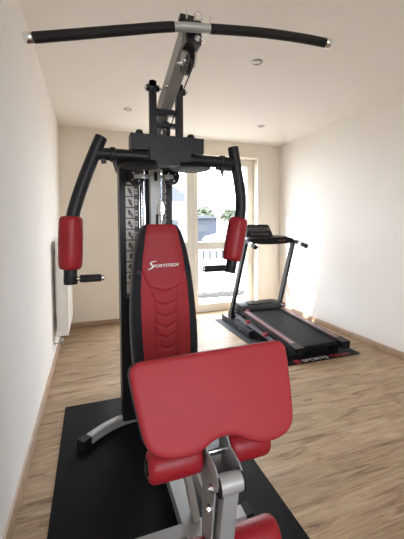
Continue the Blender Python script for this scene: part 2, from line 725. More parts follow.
b.cyl((-0.28, 3.26, 0.16), (-0.28, 3.26, 0.243), .009)
b.cyl((-0.28, 3.235, 0.19), (-0.28, 3.285, 0.19), .014, bev=.003)
b.cyl((-0.338, 3.26, 0.16), (-0.27, 3.26, 0.16), .008)
b.build('valve', 'spotring', rad)
b = MB()
for y in (3.35, 3.8):
    b.box((-0.3265, y, 0.70), (0.025, 0.03, 0.6))
b.build('wall_bracket', 'rad', rad)

# ------------------------------------------------------------------ recessed ceiling spotlights
for (x, y, lab) in ((1.208, 2.168, 'round nickel ceiling spotlight nearest to the front, right of the lat bar centre'),
                    (1.996, 3.476, 'round nickel ceiling spotlight in the far right corner, above the treadmill'),
                    (0.393, 3.435, 'round nickel ceiling spotlight at the far left, left of the upright press bars')):
    r = thing('recessed_spotlight', lab, 'ceiling light', (x, y, ZC), group='recessed ceiling spotlights')
    b = MB()
    b.lathe((x, y, ZC - .0005), (0, 0, -1), [(0, .044), (.002, .044), (.006, .040), (.007, .034), (.003, .031), (0.0005, .030)])
    b.build('ring', 'spotring', r)
    b = MB()
    b.lathe((x, y, ZC - .0012), (0, 0, -1), [(0, .024), (.002, .024), (.004, .016), (.0045, .004)])
    b.build('lens', 'lampglass', r)

# ------------------------------------------------------------------ floor mats


def round_rect(x0, x1, y0, y1, r, n=5):
    out = []
    for cx, cy, a in ((x1 - r, y0 + r, -PI / 2), (x1 - r, y1 - r, 0), (x0 + r, y1 - r, PI / 2), (x0 + r, y0 + r, PI)):
        for k in range(n + 1):
            t = a + PI / 2 * k / n
            out.append((cx + r * math.cos(t), cy + r * math.sin(t)))
    return out


gm = MB()
gm.prism(round_rect(-0.19, 0.805, 0.30, 2.35, .006), (0, 0, 0), (1, 0, 0), (0, 1, 0), (0, 0, 0.005), bev=.001)
gm.build('exercise_mat', 'matr', None, label='large plain black rubber mat under the multi gym', cat='floor mat')

tmat = thing('exercise_mat', 'black mat with white and red lettering under the treadmill', 'floor mat', (2.02, 3.2, 0))
b = MB()
b.prism(round_rect(1.575, 2.505, 2.385, 3.97, .01), (0, 0, 0), (1, 0, 0), (0, 1, 0), (0, 0, 0.005), bev=.001)
b.build('mat_sheet', 'matr', tmat)
text_part('white_lettering', 'SPORTS', 'white', tmat, (1.845, 2.405, 0.005), (1, 0, 0), (0, 1, 0), .050, .29, bold=.02)
text_part('red_lettering', 'TECH', 'redprint', tmat, (2.155, 2.405, 0.005), (1, 0, 0), (0, 1, 0), .050, .23, bold=.02)
b = MB()
# round red emblem with a swoosh-like S
b.torus((1.790, 2.430, 0.0056), (0, 0, 1), .036, .0025, seg=32, ring=6)
b.tube([(1.813, 2.453, .0056), (1.785, 2.455, .0056), (1.779, 2.437, .0056), (1.801, 2.425, .0056),
        (1.795, 2.407, .0056), (1.767, 2.407, .0056)], .004, 8)
b.build('red_emblem', 'redprint', tmat)

# ------------------------------------------------------------------ the multi gym
CX = 0.355
gym = thing('multi_gym', 'large black and silver multi gym with red pads standing on the plain black mat', 'gym machine',
            (CX, 1.6, 0.005))
gym['label'] = 'large black and silver multi gym with red pads on the plain black mat'


def bolt(b, c, axis, r=.012, h=.012):
    c, a = Vector(c), Vector(axis).normalized()
    r, h = r * .82, h * .9
    b.cyl(c, c + a * h, r, seg=6)
    b.cyl(c, c + a * h * 0.25, r * 1.5, seg=18)
    b.sphere(c + a * h, r * 0.7, 2)


G = 0.005   # top of the mat
# --- base
b = MB()
b.bar((CX, 2.15, G + .035), (CX, 0.90, G + .035), .065, .06, .006)
rail = b.build('base_rail', 'silver', gym)
b = MB()
b.box((CX + .0335, 1.5, G + .037), (.002, 1.15, .008))
b.box((CX, 0.896, G + .035), (.069, .02, .064), .004)
b.build('rail_trim', 'rubber', rail)
b = MB()
b.bar((0.125, 1.145, G + .035), (0.585, 1.145, G + .035), .055, .055, .005)
b.build('front_crossbar', 'silver', gym)
for s in (-1, 1):
    b = MB()
    b.box((CX + s * .243, 1.145, G + .035), (.03, .062, .064), .006)
    b.build('end_cap', 'rubber', gym)

# curved rear feet, each with a black tip and white lettering
for s in (-1, 1):
    f = lambda x: CX + s * (CX - x)
    pts = [(f(0.30), 2.03, G + .030), (f(0.20), 2.02, G + .030), (f(0.10), 1.985, G + .030), (f(0.01), 1.925, G + .030),
           (f(-0.045), 1.875, G + .030)]
    b = MB()
    w = .025
    b.sweep(smooth_path(pts, 6), [(-w, -w + .005), (-w + .005, -w), (w - .005, -w), (w, -w + .005), (w, w - .005),
                                  (w - .005, w), (-w + .005, w), (-w, w - .005)])
    foot = b.build('rear_foot', 'silver', gym)
    b = MB()
    p, q = Vector((f(-0.035), 1.883, G + .030)), Vector((f(-0.078), 1.845, G + .030))
    b.bar(p, q, .057, .058, .006)
    b.build('foot_tip', 'rubber', foot)
    if s < 0:
        t = Vector((.095, .080, 0)).normalized()
        text_part('foot_lettering', 'SPORTSTECH', 'white', foot, Vector((f(-0.008), 1.893, G + .0556)),
                  t, Vector((-t.y, t.x, 0)), .016, .115, shear=.2)

# --- weight tower
TX0, TX1, TY0, TY1, TZ = 0.168, 0.497, 1.985, 2.13, 1.615
for (x0, x1, nm) in ((TX0, .287, 'L'), (.450, TX1, 'R')):
    b = MB()
    b.box(((x0 + x1) / 2, TY0 + .006, (TZ + .03) / 2 + .01), (x1 - x0, .012, TZ - .03), .003)
    xs = x0 + .006 if nm == 'L' else x1 - .006
    b.box((xs, (TY0 + TY1) / 2, (TZ + .03) / 2 + .01), (.012, TY1 - TY0, TZ - .03), .003)
    sh = b.build('tower_shroud', 'black', gym)
    if nm == 'L':
        # exercise chart: one printed strip
        b = MB()
        b.mi = 0
        b.box((.2400, TY0 - .0008, 1.18), (.076, .0012, .72))
        b.mi = 2
        b.box((.238, TY0 - .0018, 1.525), (.050, .0010, .012))
        for k in range(10):
            z = 1.478 - k * .0665
            b.mi = 1
            b.box((.2305, TY0 - .0018, z), (.052, .0010, .059))
            b.box((.2680, TY0 - .0018, z), (.016, .0010, .034))
            b.mi = 0
            rr = random.random
            # seated figure on a bench, different on each card
            b.box((.222 + rr() * .012, TY0 - .0028, z + .006), (.012, .0008, .026), rot=Matrix.Rotation(rr() - .5, 3, 'Y'))
            b.box((.234, TY0 - .0028, z - .010), (.020, .0008, .009), rot=Matrix.Rotation((rr() - .5) * .8, 3, 'Y'))
            b.box((.238 + rr() * .006, TY0 - .0028, z - .017), (.008, .0008, .020), rot=Matrix.Rotation((rr() - .5), 3, 'Y'))
            b.mi = 3
            b.box((.230 + rr() * .008, TY0 - .0030, z + .004), (.010, .0008, .012), rot=Matrix.Rotation(rr(), 3, 'Y'))
            b.mi = 0
            b.cyl((.2680, TY0 - .0028, z), (.2680, TY0 - .0034, z), .0055, seg=10)
        b.build('exercise_chart', ['figure', 'card', 'white', 'figred'], sh)
b = MB()
b.box(((TX0 + TX1) / 2, 2.06, TZ + .02), (TX1 - TX0, .16, .03), .004)
b.build('tower_top', 'black', gym)
b = MB()
b.box(((TX0 + TX1) / 2, 2.06, .06), (TX1 - TX0, .14, .05), .004)
b.build('tower_base', 'black', gym)
for x in (.314, .425):
    b = MB()
    b.cyl((x, 2.06, .085), (x, 2.06, TZ + .005), .0145)
    b.build('guide_rod', 'chrome', gym)
for k in range(12):
    b = MB()
    b.box((.3685, 2.06, .11 + k * .042), (.18, .10, .038), .004)
    b.build('weight_plate', 'black', gym)
# rear black post, right of the silver one
b = MB()
b.box((.449, 1.94, .86), (.045, .045, 1.60), .004)
b.build('rear_post', 'black', gym)
b = MB()
b.box((.334, 1.94, .86), (.030, .04, 1.60), .004)
b.build('rear_post', 'black', gym)

# --- silver upright and boom
b = MB()
b.box((CX - .002, 1.83, .90), (.055, .055, 1.72), .005)
up = b.build('upright_post', 'silver', gym)
b = MB()
b.box((CX, 1.8015, 1.545), (.018, .002, .05), .0005)
b.box((CX + .006, 1.8015, 1.28), (.014, .002, .10), .0005)
b.build('slot', 'rubber', up)
b = MB()
b.bar((CX - .002, 1.93, 1.738), (CX - .002, 1.125, 1.966), .052, .072, .006)
boom = b.build('boom', 'silver', gym)
b = MB()
b.box((CX + .0255, 1.52, 1.853), (.003, .70, .018), rot=Matrix.Rotation(-.276, 3, 'X'))
b.build('boom_seam', 'rubber', boom)
# gusset at the knee of the boom
b = MB()
b.prism([(0, 0), (.11, -.02), (.02, -.16), (0, -.16)], (CX - .036, 1.80, 1.77), (0, -1, 0), (0, 0, 1), (.006, 0, 0))
b.prism([(0, 0), (.11, -.02), (.02, -.16), (0, -.16)], (CX + .028, 1.80, 1.77), (0, -1, 0), (0, 0, 1), (.006, 0, 0))
b.build('gusset', 'silver', gym)
# end bracket holding the bar
b = MB()
b.box((CX, 1.112, 1.925), (.056, .05, .055), .005)
b.box((CX, 1.098, 1.965), (.066, .008, .035), .002)
b.box((CX - .02, 1.115, 1.992), (.05, .03, .016), .003)
b.build('boom_bracket', 'blackgloss', gym)
b = MB()
bolt(b, (CX + .028, 1.10, 1.925), (1, -.5, 0), .011, .012)
bolt(b, (CX + .014, 1.087, 1.918), (0, -1, 0), .010, .010)
b.build('bracket_bolt', 'chrome', gym)
# upstanding cable pins above the bar
b = MB()
b.tube([(CX - .022, 1.10, 1.97), (CX - .022, 1.10, 2.015)], .0035, 8, False)
b.tube([(CX + .066, 1.10, 1.975), (CX + .066, 1.10, 2.012)], .0035, 8, False)
b.torus((CX + .022, 1.10, 2.003), (0, 1, 0), .014, .004)
b.build('eyelet', 'chrome', gym)


def pulley(c, axis, R, name='pulley', holes=True, w=.02):
    c, a = Vector(c), Vector(axis).normalized()
    s, u, d = frame_of(a)
    b = MB()
    b.lathe(c - a * w / 2, a, [(0, R * .25), (0, R), (w * .2, R), (w * .42, R * .86), (w * .58, R * .86), (w * .8, R),
                               (w, R), (w, R * .25)], 32)
    p = b.build(name, 'blackgloss', gym)
    b = MB()
    b.cyl(c - a * (w * .5 + .008), c + a * (w * .5 + .008), R * .22, seg=16, bev=.001)
    if holes:
        for k in range(4):
            t = k * PI / 2 + .6
            e = (s * math.cos(t) + u * math.sin(t)) * R * .58
            b.cyl(c - a * (w * .5 + .001) + e, c + a * (w * .5 + .001) + e, R * .10, seg=12)
    b.build('hub', 'steel', p)
    return p


pulley((CX + .008, 1.195, 1.890), (1, .12, 0), .049)
b = MB()
for s in (-1, 1):
    b.bar((CX + .012 + s * .020, 1.16, 1.945), (CX + .012 + s * .020, 1.205, 1.875), .004, .022, .001, up=(1, 0, 0))
b.build('pulley_bracket', 'steel', gym)
b = MB()
bolt(b, (CX - .015, 1.205, 1.885), (-1, 0, 0), .010, .012)
bolt(b, (CX - .029, 1.37, 1.865), (-1, 0, 0), .009, .008)
b.build('pulley_bolt', 'chrome', gym)
pulley((CX + .01, 1.60, 1.735), (1, .1, 0), .056)
pulley((CX + .093, 1.80, 1.545), (.25, 1, 0), .047, w=.016)
pulley((CX - .100, 1.86, 1.545), (.25, 1, 0), .047, w=.016)
b = MB()
b.bar((CX - .115, 1.845, 1.545), (CX + .10, 1.785, 1.545), .010, .022, .002)
bolt(b, (CX + .07, 1.782, 1.545), (0, -1, 0), .013, .012)
bolt(b, (CX - .065, 1.81, 1.545), (0, -1, 0), .013, .012)
b.build('pulley_arm', 'steel', gym)
# steel cables
b = MB()
b.tube([(CX + .012, 1.150, 1.905), (CX + .012, 1.145, 1.86), (CX + .012, 1.17, 1.835), (CX + .012, 1.30, 1.80),
        (CX + .01, 1.60, 1.679)], .0028, 8)
b.tube([(CX + .01, 1.655, 1.72), (CX + .04, 1.78, 1.60), (CX + .045, 1.786, 1.30)], .0028, 8)
b.tube([(CX - .054, 1.85, 1.56), (CX - .05, 1.86, 1.30), (CX - .05, 1.90, 1.0)], .0028, 8)
b.build('cable', 'blackgloss', gym)
# chain with snap hook hanging at the upright
b = MB()
z = 1.53
k = 0
while z > 1.25:
    b.torus((CX + .044, 1.782, z), (1, 0, 0) if k % 2 else (0, 1, 0), .0085, .0026, 14, 8)
    z -= .017
    k += 1
b.build('chain', 'steel', gym)
b = MB()
b.tube([(CX + .018, 1.785, 1.40), (CX + .012, 1.782, 1.375), (CX + .014, 1.78, 1.335), (CX + .028, 1.78, 1.325),
        (CX + .040, 1.78, 1.34), (CX + .038, 1.78, 1.385), (CX + .028, 1.782, 1.405), (CX + .018, 1.785, 1.40)], .0048, 8)
b.build('snap_hook', 'chrome', gym)
b = MB()
b.bar((CX - .028, 1.79, 1.34), (CX - .028, 1.79, 1.25), .010, .03, .003)
bolt(b, (CX - .02, 1.79, 1.30), (0, -1, 0), .009, .01)
b.build('backrest_bolt', 'silver', gym)

# --- press arm assembly
b = MB()
b.box((CX - .002, 1.51, 1.646), (.350, .085, .072), .005)
br = b.build('press_bracket', 'black', gym)
b = MB()
b.box((CX + .004, 1.480, 1.580), (.196, .06, .078), .008)
b.build('press_block', 'black', gym)
for x, zt in ((.290, 1.945), (.420, 1.945)):
    b = MB()
    b.box((x, 1.525, (1.68 + zt) / 2), (.033, .030, zt - 1.68), .005)
    b.cyl((x, 1.510, zt - .012), (x, 1.540, zt - .012), .0165, bev=.002)
    bar = b.build('press_upright', 'black', gym)
    b = MB()
    b.cyl((x - .031, 1.525, zt - .03), (x + .031, 1.525, zt - .03), .0155, bev=.002)
    b.build('collar', 'blackgloss', bar)
    b = MB()
    bolt(b, (x - .031, 1.525, zt - .03), (-1, 0, 0), .010, .009)
    bolt(b, (x + .031, 1.525, zt - .03), (1, 0, 0), .010, .009)
    b.build('bolt', 'chrome', bar)
b = MB()
b.box((CX, 1.525, 1.806), (.10, .028, .026), .003)
b.box((CX, 1.525, 1.745), (.10, .028, .020), .003)
b.build('press_crossbar', 'black', gym)
for x in (.222, .474):
    b = MB()
    b.cyl((x, 1.505, 1.682), (x, 1.505, 1.690), .022, bev=.002)
    b.sphere((x, 1.505, 1.696), .018, 3, (1, 1, .8))
    b.build('pivot_cap', 'blackgloss', gym)
    b = MB()
    b.cyl((x, 1.505, 1.598), (x, 1.505, 1.610), .020, seg=24, bev=.002)
    b.build('pivot_washer', 'chrome', gym)
    b = MB()
    b.lathe((x, 1.52, 1.538), (0, 0, 1), [(0, .085), (.004, .100), (.008, .102), (.011, .094), (.015, .102), (.020, .100),
                                          (.022, .085)], 48)
    b.build('cam_disc', 'rubber', gym)

for s in (-1, 1):
    L = s < 0
    # horizontal arm
    b = MB()
    x0 = CX + s * .10
    x1 = .030 if L else .700
    b.tube([(x0, 1.49, 1.581), (x1, 1.49, 1.581)], .0275, 24, False)
    xc = .100 if L else .632
    b.cyl((xc - .012, 1.49, 1.581), (xc + .012, 1.49, 1.581), .0335, bev=.003)
    b.bar((xc - .03, 1.49, 1.552), (xc + .05 * s + .0, 1.49, 1.548), .03, .018, .003)
    arm = b.build('fly_arm', 'black', gym)
    b = MB()
    b.lathe((xc + .008 * s * -1, 1.475, 1.558), (0.1, -.1, -1), [(0, .010), (.02, .0115), (.045, .006), (.062, .0015)], 12)
    b.build('locking_pin', 'blackgloss', arm)
    # curved lever with pad
    if L:
        pts = [(.052, 1.49, 1.652), (.030, 1.49, 1.600), (.004, 1.49, 1.535), (-.024, 1.485, 1.460),
               (-.052, 1.48, 1.375), (-.072, 1.475, 1.300), (-.084, 1.47, 1.200), (-.086, 1.47, 1.010)]
        bot, ptop = Vector((-.086, 1.47, 1.010)), Vector((-.078, 1.472, 1.302))
        pbot = Vector((-.086, 1.47, 1.074))
    else:
        pts = [(.694, 1.49, 1.658), (.704, 1.49, 1.600), (.716, 1.49, 1.540), (.728, 1.485, 1.460),
               (.733, 1.48, 1.380), (.724, 1.475, 1.300), (.700, 1.47, 1.180), (.664, 1.465, 1.022)]
        bot, ptop = Vector((.664, 1.465, 1.022)), Vector((.718, 1.474, 1.300))
        pbot = Vector((.674, 1.467, 1.083))
    b = MB()
    b.tube(pts, .0275, 24)
    d = (Vector(pts[0]) - Vector(pts[1])).normalized()
    b.torus(Vector(pts[0]), d, .0235, .004, 24, 8)
    lever = b.build('fly_lever', 'black', gym)
    b = MB()
    dd = (bot - pbot).normalized()
    for k in range(4):
        b.torus(bot - dd * (.004 + k * .009), dd, .0265, .003, 24, 8)
    b.build('lever_end', 'rubber', lever)
    # foam pad: rounded, slightly gathered at the rims
    ax = (pbot - ptop)
    Lp = ax.length
    R = .049
    seg = 40
    b = MB()
    prof = [(0.006, .029), (0.0, .034), (0.002, .040), (.010, .046), (.022, R), (Lp * .3, R * 1.02), (Lp * .5, R * 1.03),
            (Lp * .7, R * 1.02), (Lp - .022, R * .99), (Lp - .010, .0455), (Lp - .002, .040), (Lp, .034), (Lp - .006, .029)]
    s_, u_, d_ = frame_of(ax)
    vs = []
    for (t, r) in prof:
        for k in range(seg):
            a = 2 * PI * k / seg
            g = 1 + (.035 * math.sin(a * 13) if (t < .016 or t > Lp - .016) else .004 * math.sin(a * 5 + t * 30))
            vs.append(ptop + d_ * t + (s_ * math.cos(a) + u_ * math.sin(a)) * r * g)
    fc = []
    for i in range(len(prof) - 1):
        for j in range(seg):
            a_, b_ = i * seg + j, i * seg + (j + 1) % seg
            fc.append((a_, b_, b_ + seg, a_ + seg))
    b._faces(vs, fc)
    b.build('arm_pad', 'redfoam', lever, sharp=60)
    # hand grip pointing to the middle
    hz = 1.032 if L else 1.048
    hx0 = -.060 if L else .650
    hx1 = .040 if L else .527
    b = MB()
    b.cyl((hx0, 1.465, hz), (hx0 + (.016 if L else -.016), 1.465, hz), .009, seg=16)
    b.cyl((hx1, 1.462, hz), (hx1 + (.012 if L else -.010), 1.462, hz), .0125, seg=20, bev=.003)
    b.build('grip_rod', 'chrome', lever)
    b = MB()
    b.cyl((hx0 + (.012 if L else -.012), 1.465, hz), (hx1, 1.462, hz), .0165, seg=24, bev=.003)
    b.build('hand_grip', 'grip', lever)

# --- backrest
from mathutils.geometry import intersect_point_line


def seg_dist(p, a, b):
    ab = (b[0] - a[0], b[1] - a[1])
    t = ((p[0] - a[0]) * ab[0] + (p[1] - a[1]) * ab[1]) / (ab[0] ** 2 + ab[1] ** 2)
    t = max(0, min(1, t))
    return math.hypot(p[0] - a[0] - ab[0] * t, p[1] - a[1] - ab[1] * t)


def interp(tab, z):
    if z <= tab[0][0]:
        return tab[0][1]
    for (z0, w0), (z1, w1) in zip(tab, tab[1:]):
        if z <= z1:
            t = (z - z0) / (z1 - z0)
            return w0 + (w1 - w0) * t
    return tab[-1][1]


BW = [(.50, .150), (.52, .160), (.56, .168), (.66, .172), (.78, .170), (.90, .162), (1.03, .150), (1.14, .132),
      (1.20, .117), (1.237, .104), (1.255, .091), (1.264, .080), (1.270, .068)]
RW = [(.50, .105), (.54, .118), (.66, .122), (.80, .124), (.96, .119), (1.04, .110), (1.12, .100), (1.20, .087),
      (1.24, .080), (1.262, .072), (1.270, .062)]


def bx(z):
    # the cushion leans slightly to the left towards its top
    return .357 - .022 * (z - .66) / .6


lines = []
for s in (-1, 1):
    pl = [(s * .112, 1.045), (s * .100, 1.000), (s * .080, .960), (s * .062, .905), (s * .056, .840), (s * .054, .700),
          (s * .054, .52)]
    lines += list(zip(pl, pl[1:]))
for z, w, dp in ((.960, .080, .030), (.885, .060, .024), (.830, .057, .026), (.775, .056, .026), (.720, .055, .026),
                 (.665, .054, .026), (.610, .054, .026)):
    lines += [((-w, z), (-w * .45, z - dp * .62)), ((-w * .45, z - dp * .62), (0, z - dp)),
              ((0, z - dp), (w * .45, z - dp * .62)), ((w * .45, z - dp * .62), (w, z))]


def back_y(x, z, w):
    """front surface of the cushion: smaller y = nearer to the user"""
    u = min(1, abs(x) / max(w, 1e-3))
    edge = 1 - u ** 4
    topf = min(1.0, max(0.0, (1.272 - z) / .05)) ** .5
    y = 1.575 - .026 * edge * topf - .004
    if abs(x) < w * .93:
        d = min(seg_dist((x, z), a, b_) for a, b_ in lines)
        if d < .009:
            y += .0050 * (math.cos(d / .009 * PI) * .5 + .5)
        # raised centre ribs
        if z < .96 and abs(x) < .056 and d > .009:
            y -= .002
    return y


NZ, NX = 220, 80
bm_r, bm_b = MB(), MB()


def strip(b, xf0, xf1, nx, front):
    vs, fc = [], []
    for i in range(NZ + 1):
        z = .50 + (1.2699 - .50) * (i / NZ)
        a, c = xf0(z), xf1(z)
        for j in range(nx + 1):
            x = a + (c - a) * j / nx
            vs.append(Vector((bx(z) + x, back_y(x, z, interp(BW, z)), z)))
    for i in range(NZ):
        for j in range(nx):
            k = i * (nx + 1) + j
            fc.append((k, k + 1, k + nx + 2, k + nx + 1))
    b._faces(vs, fc)


strip(bm_r, lambda z: -interp(RW, z), lambda z: interp(RW, z), NX, True)
cush = bm_r.build('backrest', 'red', gym, sharp=80)
# black border with sides and back (closed body round the red face)
vs, fc = [], []
prof_n = None
for i in range(NZ + 1):
    z = .50 + (1.2699 - .50) * (i / NZ)
    w, r = interp(BW, z), interp(RW, z)
    r = min(r, w - .0005)
    row = []
    for s in (-1, 1):
        seq = [(s * r, back_y(r, z, w)), (s * (r + .2 * (w - r)), back_y(r, z, w) + .0035),
               (s * (r + .5 * (w - r)), back_y(r + .5 * (w - r), z, w)),
               (s * (r + .85 * (w - r)), back_y(r + .85 * (w - r), z, w)),
               (s * w, 1.580), (s * (w + .004), 1.600), (s * (w + .005), 1.636), (s * (w - .006), 1.650)]
        if s < 0:
            row += seq
        else:
            row += seq[::-1]
    vs += [(bx(z) + x, y, z) for x, y in row]
    prof_n = len(row)
for i in range(NZ):
    for j in range(prof_n - 1):
        k = i * prof_n + j
        fc.append((k, k + 1, k + prof_n + 1, k + prof_n))
fc.append(tuple(range(prof_n)))
fc.append(tuple(range(NZ * prof_n, (NZ + 1) * prof_n)))
bm_b._faces(vs, fc)
bm_b.build('side_border', 'blackvinyl', cush, sharp=60)

# lettering and swoosh on the backrest
FY = 1.5405
text_part('backrest_lettering', 'PORTSTECH', 'white', cush, (.2865, FY, 1.056), (1, 0, .03), (0, 0, 1), .0150, .131,
          shear=.35, bold=.02, depth=.0006)
b = MB()
sw = [(-.050, 1.098), (-.078, 1.094), (-.092, 1.086), (-.088, 1.077), (-.078, 1.068), (-.080, 1.057), (-.100, 1.046),
      (-.112, 1.043)]
P = smooth_path([(.2865 + (x + .075) * .72, FY, 1.054 + (z - 1.052) * .74) for x, z in sw], 6)
n = len(P)
b.sweep(P, [(-.0034, -.0004), (.0034, -.0004), (.0034, .0004), (-.0034, .0004)], up=(0, 1, 0),
        scale=[.15 + 1.0 * math.sin(PI * min(1, (i + 1) / (n + 1))) ** .8 for i in range(n)])
b.build('swoosh_letter', 'white', cush)
b = MB()
b.box((CX, 1.70, .98), (.05, .10, .06), .004)
b.box((CX, 1.79, .98), (.05, .10, .05), .004)
b.box((CX, 1.655, .90), (.06, .010, .5), .002)
b.box((CX, 1.72, .62), (.05, .18, .05), .004)
b.build('backrest_mount', 'silver', gym)

# --- seat (behind the arm-curl pad) and its support
b = MB()
b.prism(round_rect(CX - .15, CX + .15, 1.235, 1.52, .05, 6), (0, 0, .400), (1, 0, 0), (0, 1, 0), (0, 0, .055), bev=.014, seg=4)
seat = b.build('seat', 'red', gym, sharp=50)
b = MB()
b.prism(round_rect(CX - .145, CX + .145, 1.24, 1.515, .05, 6), (0, 0, .385), (1, 0, 0), (0, 1, 0), (0, 0, .015))
b.build('seat_board', 'blackvinyl', seat)
b = MB()
b.bar((CX, .93, .37), (CX, 1.80, .37), .05, .05, .004)
b.build('seat_rail', 'silver', gym)
b = MB()
b.bar((CX + .024, 1.16, G + .06), (CX + .024, 1.50, .355), .028, .04, .004)
b.build('seat_strut', 'silver', gym)

# --- front post with twin plates, leg lever
b = MB()
b.box((CX, .925, .30), (.050, .045, .50), .004)
fp = b.build('front_post', 'silver', gym)
for s in (-1, 1):
    b = MB()
    b.prism([(.772, .545), (.780, .562), (.800, .575), (.862, .578), (.935, .650), (.955, .650), (.955, .52), (.905, .44),
             (.915, .20), (.853, .20), (.803, .50), (.778, .520)],
            (CX + s * .0365 - .0025, 0, 0), (0, 1, 0), (0, 0, 1), (.005, 0, 0), bev=.0015)
    pl = b.build('side_plate', 'silver', gym)
    b = MB()
    for (y, z) in ((.822, .498), (.836, .425)):
        bolt(b, (CX + s * .039, y, z), (s, 0, 0), .010, .009)
    b.build('bolt', 'chrome', pl)
b = MB()
b.cyl((CX - .0335, .785, .532), (CX + .0335, .785, .532), .027, seg=32)
b.build('pivot_sleeve', 'silver', gym)
b = MB()
for s in (-1, 1):
    b.cyl((CX + s * .0335, .785, .532), (CX + s * .0375, .785, .532), .030, seg=32)
b.build('pivot_rim', 'rubber', gym)
b = MB()
b.bar((CX, .790, .520), (CX, .850, .235), .045, .042, .004, up=(0, 1, 0))
lever = b.build('leg_lever', 'silver', gym)


def roller(c0, c1, R, label=None):
    c0, c1 = Vector(c0), Vector(c1)
    a = (c1 - c0)
    L = a.length
    b = MB()
    b.lathe(c0, a, [(.012, R * .42), (.002, R * .48), (0.0, R * .62), (.003, R * .82), (.010, R * .94), (.024, R),
                    (L * .5, R * 1.015), (L - .024, R), (L - .010, R * .94), (L - .003, R * .82), (L, R * .62),
                    (L - .002, R * .48), (L - .012, R * .42)], 40)
    r = b.build('foam_roller', 'redfoam', gym, sharp=60)
    a.normalize()
    b = MB()
    b.lathe(c0 - a * .006, a, [(0, R * .36), (.002, R * .44), (.016, R * .44)], 28)
    b.lathe(c1 + a * .006, -a, [(0, R * .36), (.002, R * .44), (.016, R * .44)], 28)
    b.build('roller_cap', 'rubber', r)
    return r


for s in (-1, 1):
    roller((CX - .012 + s * .200, .905, .543), (CX + s * .045, .905, .543), .047)
    roller((CX + s * .205, .868, .245), (CX + s * .030, .868, .245), .050)
b = MB()
b.cyl((CX - .21, .905, .543), (CX + .187, .905, .543), .012)
b.cyl((CX - .21, .868, .245), (CX + .21, .868, .245), .012)
b.build('roller_axle', 'chrome', gym)
b = MB()
b.bar((CX, .83, .30), (CX, .868, .245), .04, .04, .004)
b.build('lever_link', 'silver', gym)

# --- arm-curl pad
# outline in pad plane (a across, t down the slope; 0 = top)
ptop_l = Vector((CX, .905, .868))
dn = Vector((0, -.113, -.262)).normalized()
nrm = Vector((0, 1, 0)) - dn * dn.y
nrm.normalize()   # pointing away from the camera
half = [(0, 0), (.20, 0), (.232, .002), (.250, .010), (.258, .026), (.258, .05), (.250, .12), (.240, .185), (.232, .225),
        (.218, .252), (.196, .268), (.165, .278), (.135, .281), (.108, .280), (.085, .275), (.062, .265), (.040, .254),
        (.020, .2475), (0, .246)]
hp = smooth_path([Vector((a, t, 0)) for a, t in half], 4)
right = [(p.x, p.y) for p in hp]


def low(x, y):
    # the cushion hangs a little lower on the right
    f = max(0.0, y / .28)
    return (x, y + f * (.060 * x - .009))


outl = [low(x, y) for x, y in right + [(-x, y) for x, y in right[::-1][1:-1]]]
# bulged front as concentric rings
b = MB()
n = len(outl)
cxy = (0, .125)


def ring(scale_in, depth):
    out = []
    for i in range(n):
        x, y = outl[i]
        x0, y0 = outl[i - 1]
        x1, y1 = outl[(i + 1) % n]
        tx, ty = x1 - x0, y1 - y0
        L = math.hypot(tx, ty) or 1
        nx, ny = -ty / L, tx / L
        if nx * (cxy[0] - x) + ny * (cxy[1] - y) < 0 and abs(scale_in) > 0:
            if abs(x) > .1 or y < .1:
                nx, ny = -nx, -ny
        px, py = x + nx * scale_in, y + ny * scale_in
        out.append(ptop_l + Vector((1, 0, 0)) * px + dn * py + nrm * depth)
    return out


vs, fc = [], []
prof = [(0, .018), (-.001, .012), (.002, .006), (.006, .0025), (.012, .0005), (.018, 0)]
for sc, dp in prof:
    vs += ring(sc, dp)
for i in range(len(prof) - 1):
    for j in range(n):
        a_, b_ = i * n + j, i * n + (j + 1) % n
        fc.append((a_, b_, b_ + n, a_ + n))
fc.append(tuple(range((len(prof) - 1) * n, len(prof) * n)))
fc.append(tuple(range(n)))
b._faces(vs, fc)
ROLLP = Matrix.Rotation(math.radians(-1.0), 4, Vector((0, 1, 0)))
for v in b.bm.verts:
    v.co = ptop_l + (ROLLP @ (v.co - ptop_l))
pad = b.build('arm_curl_pad', 'red', gym, sharp=60)
b = MB()
out2 = [(x * 1.008, .13 + (y - .13) * 1.014) for x, y in outl]
b.prism(out2, ptop_l + nrm * .0185, (1, 0, 0), dn, nrm * .034, bev=.004)
for v in b.bm.verts:
    v.co = ptop_l + (ROLLP @ (v.co - ptop_l))
b.build('pad_board', 'blackvinyl', pad)
b = MB()
q0 = ptop_l + dn * .13 + nrm * .058
b.box(q0, (.09, .012, .16), .002, Matrix((Vector((1, 0, 0)), nrm, -dn)).transposed())
b.bar((CX, .937, .55), (CX, .937, .74), .045, .045, .004)
b.build('pad_mount', 'silver', pad)

# ------------------------------------------------------------------ lat bar resting on the boom bracket
lat_pts = [(-0.175, 1.150, 1.850), (-0.02, 1.136, 1.885), (0.139, 1.121, 1.921), (0.289, 1.107, 1.953),
           (0.419, 1.095, 1.965), (0.613, 1.078, 1.980), (0.78, 1.062, 1.983), (0.902, 1.050, 1.979)]
EYE = Vector((0, 0, 1.248))
LP = smooth_path([Vector(p) for p in lat_pts], 10)
# slide the bar a little to the front of the bracket, keeping the picture rays (scale about the eye line)
LQ = [EYE + (p - EYE) * .965 for p in LP]
lat = thing('lat_pulldown_bar', 'long bowed lat bar with black foam grips lying across the top of the boom', 'exercise bar',
            (CX, 1.10, 1.96))


def cut(x0, x1):
    return [p for p in LQ if x0 <= p.x <= x1]


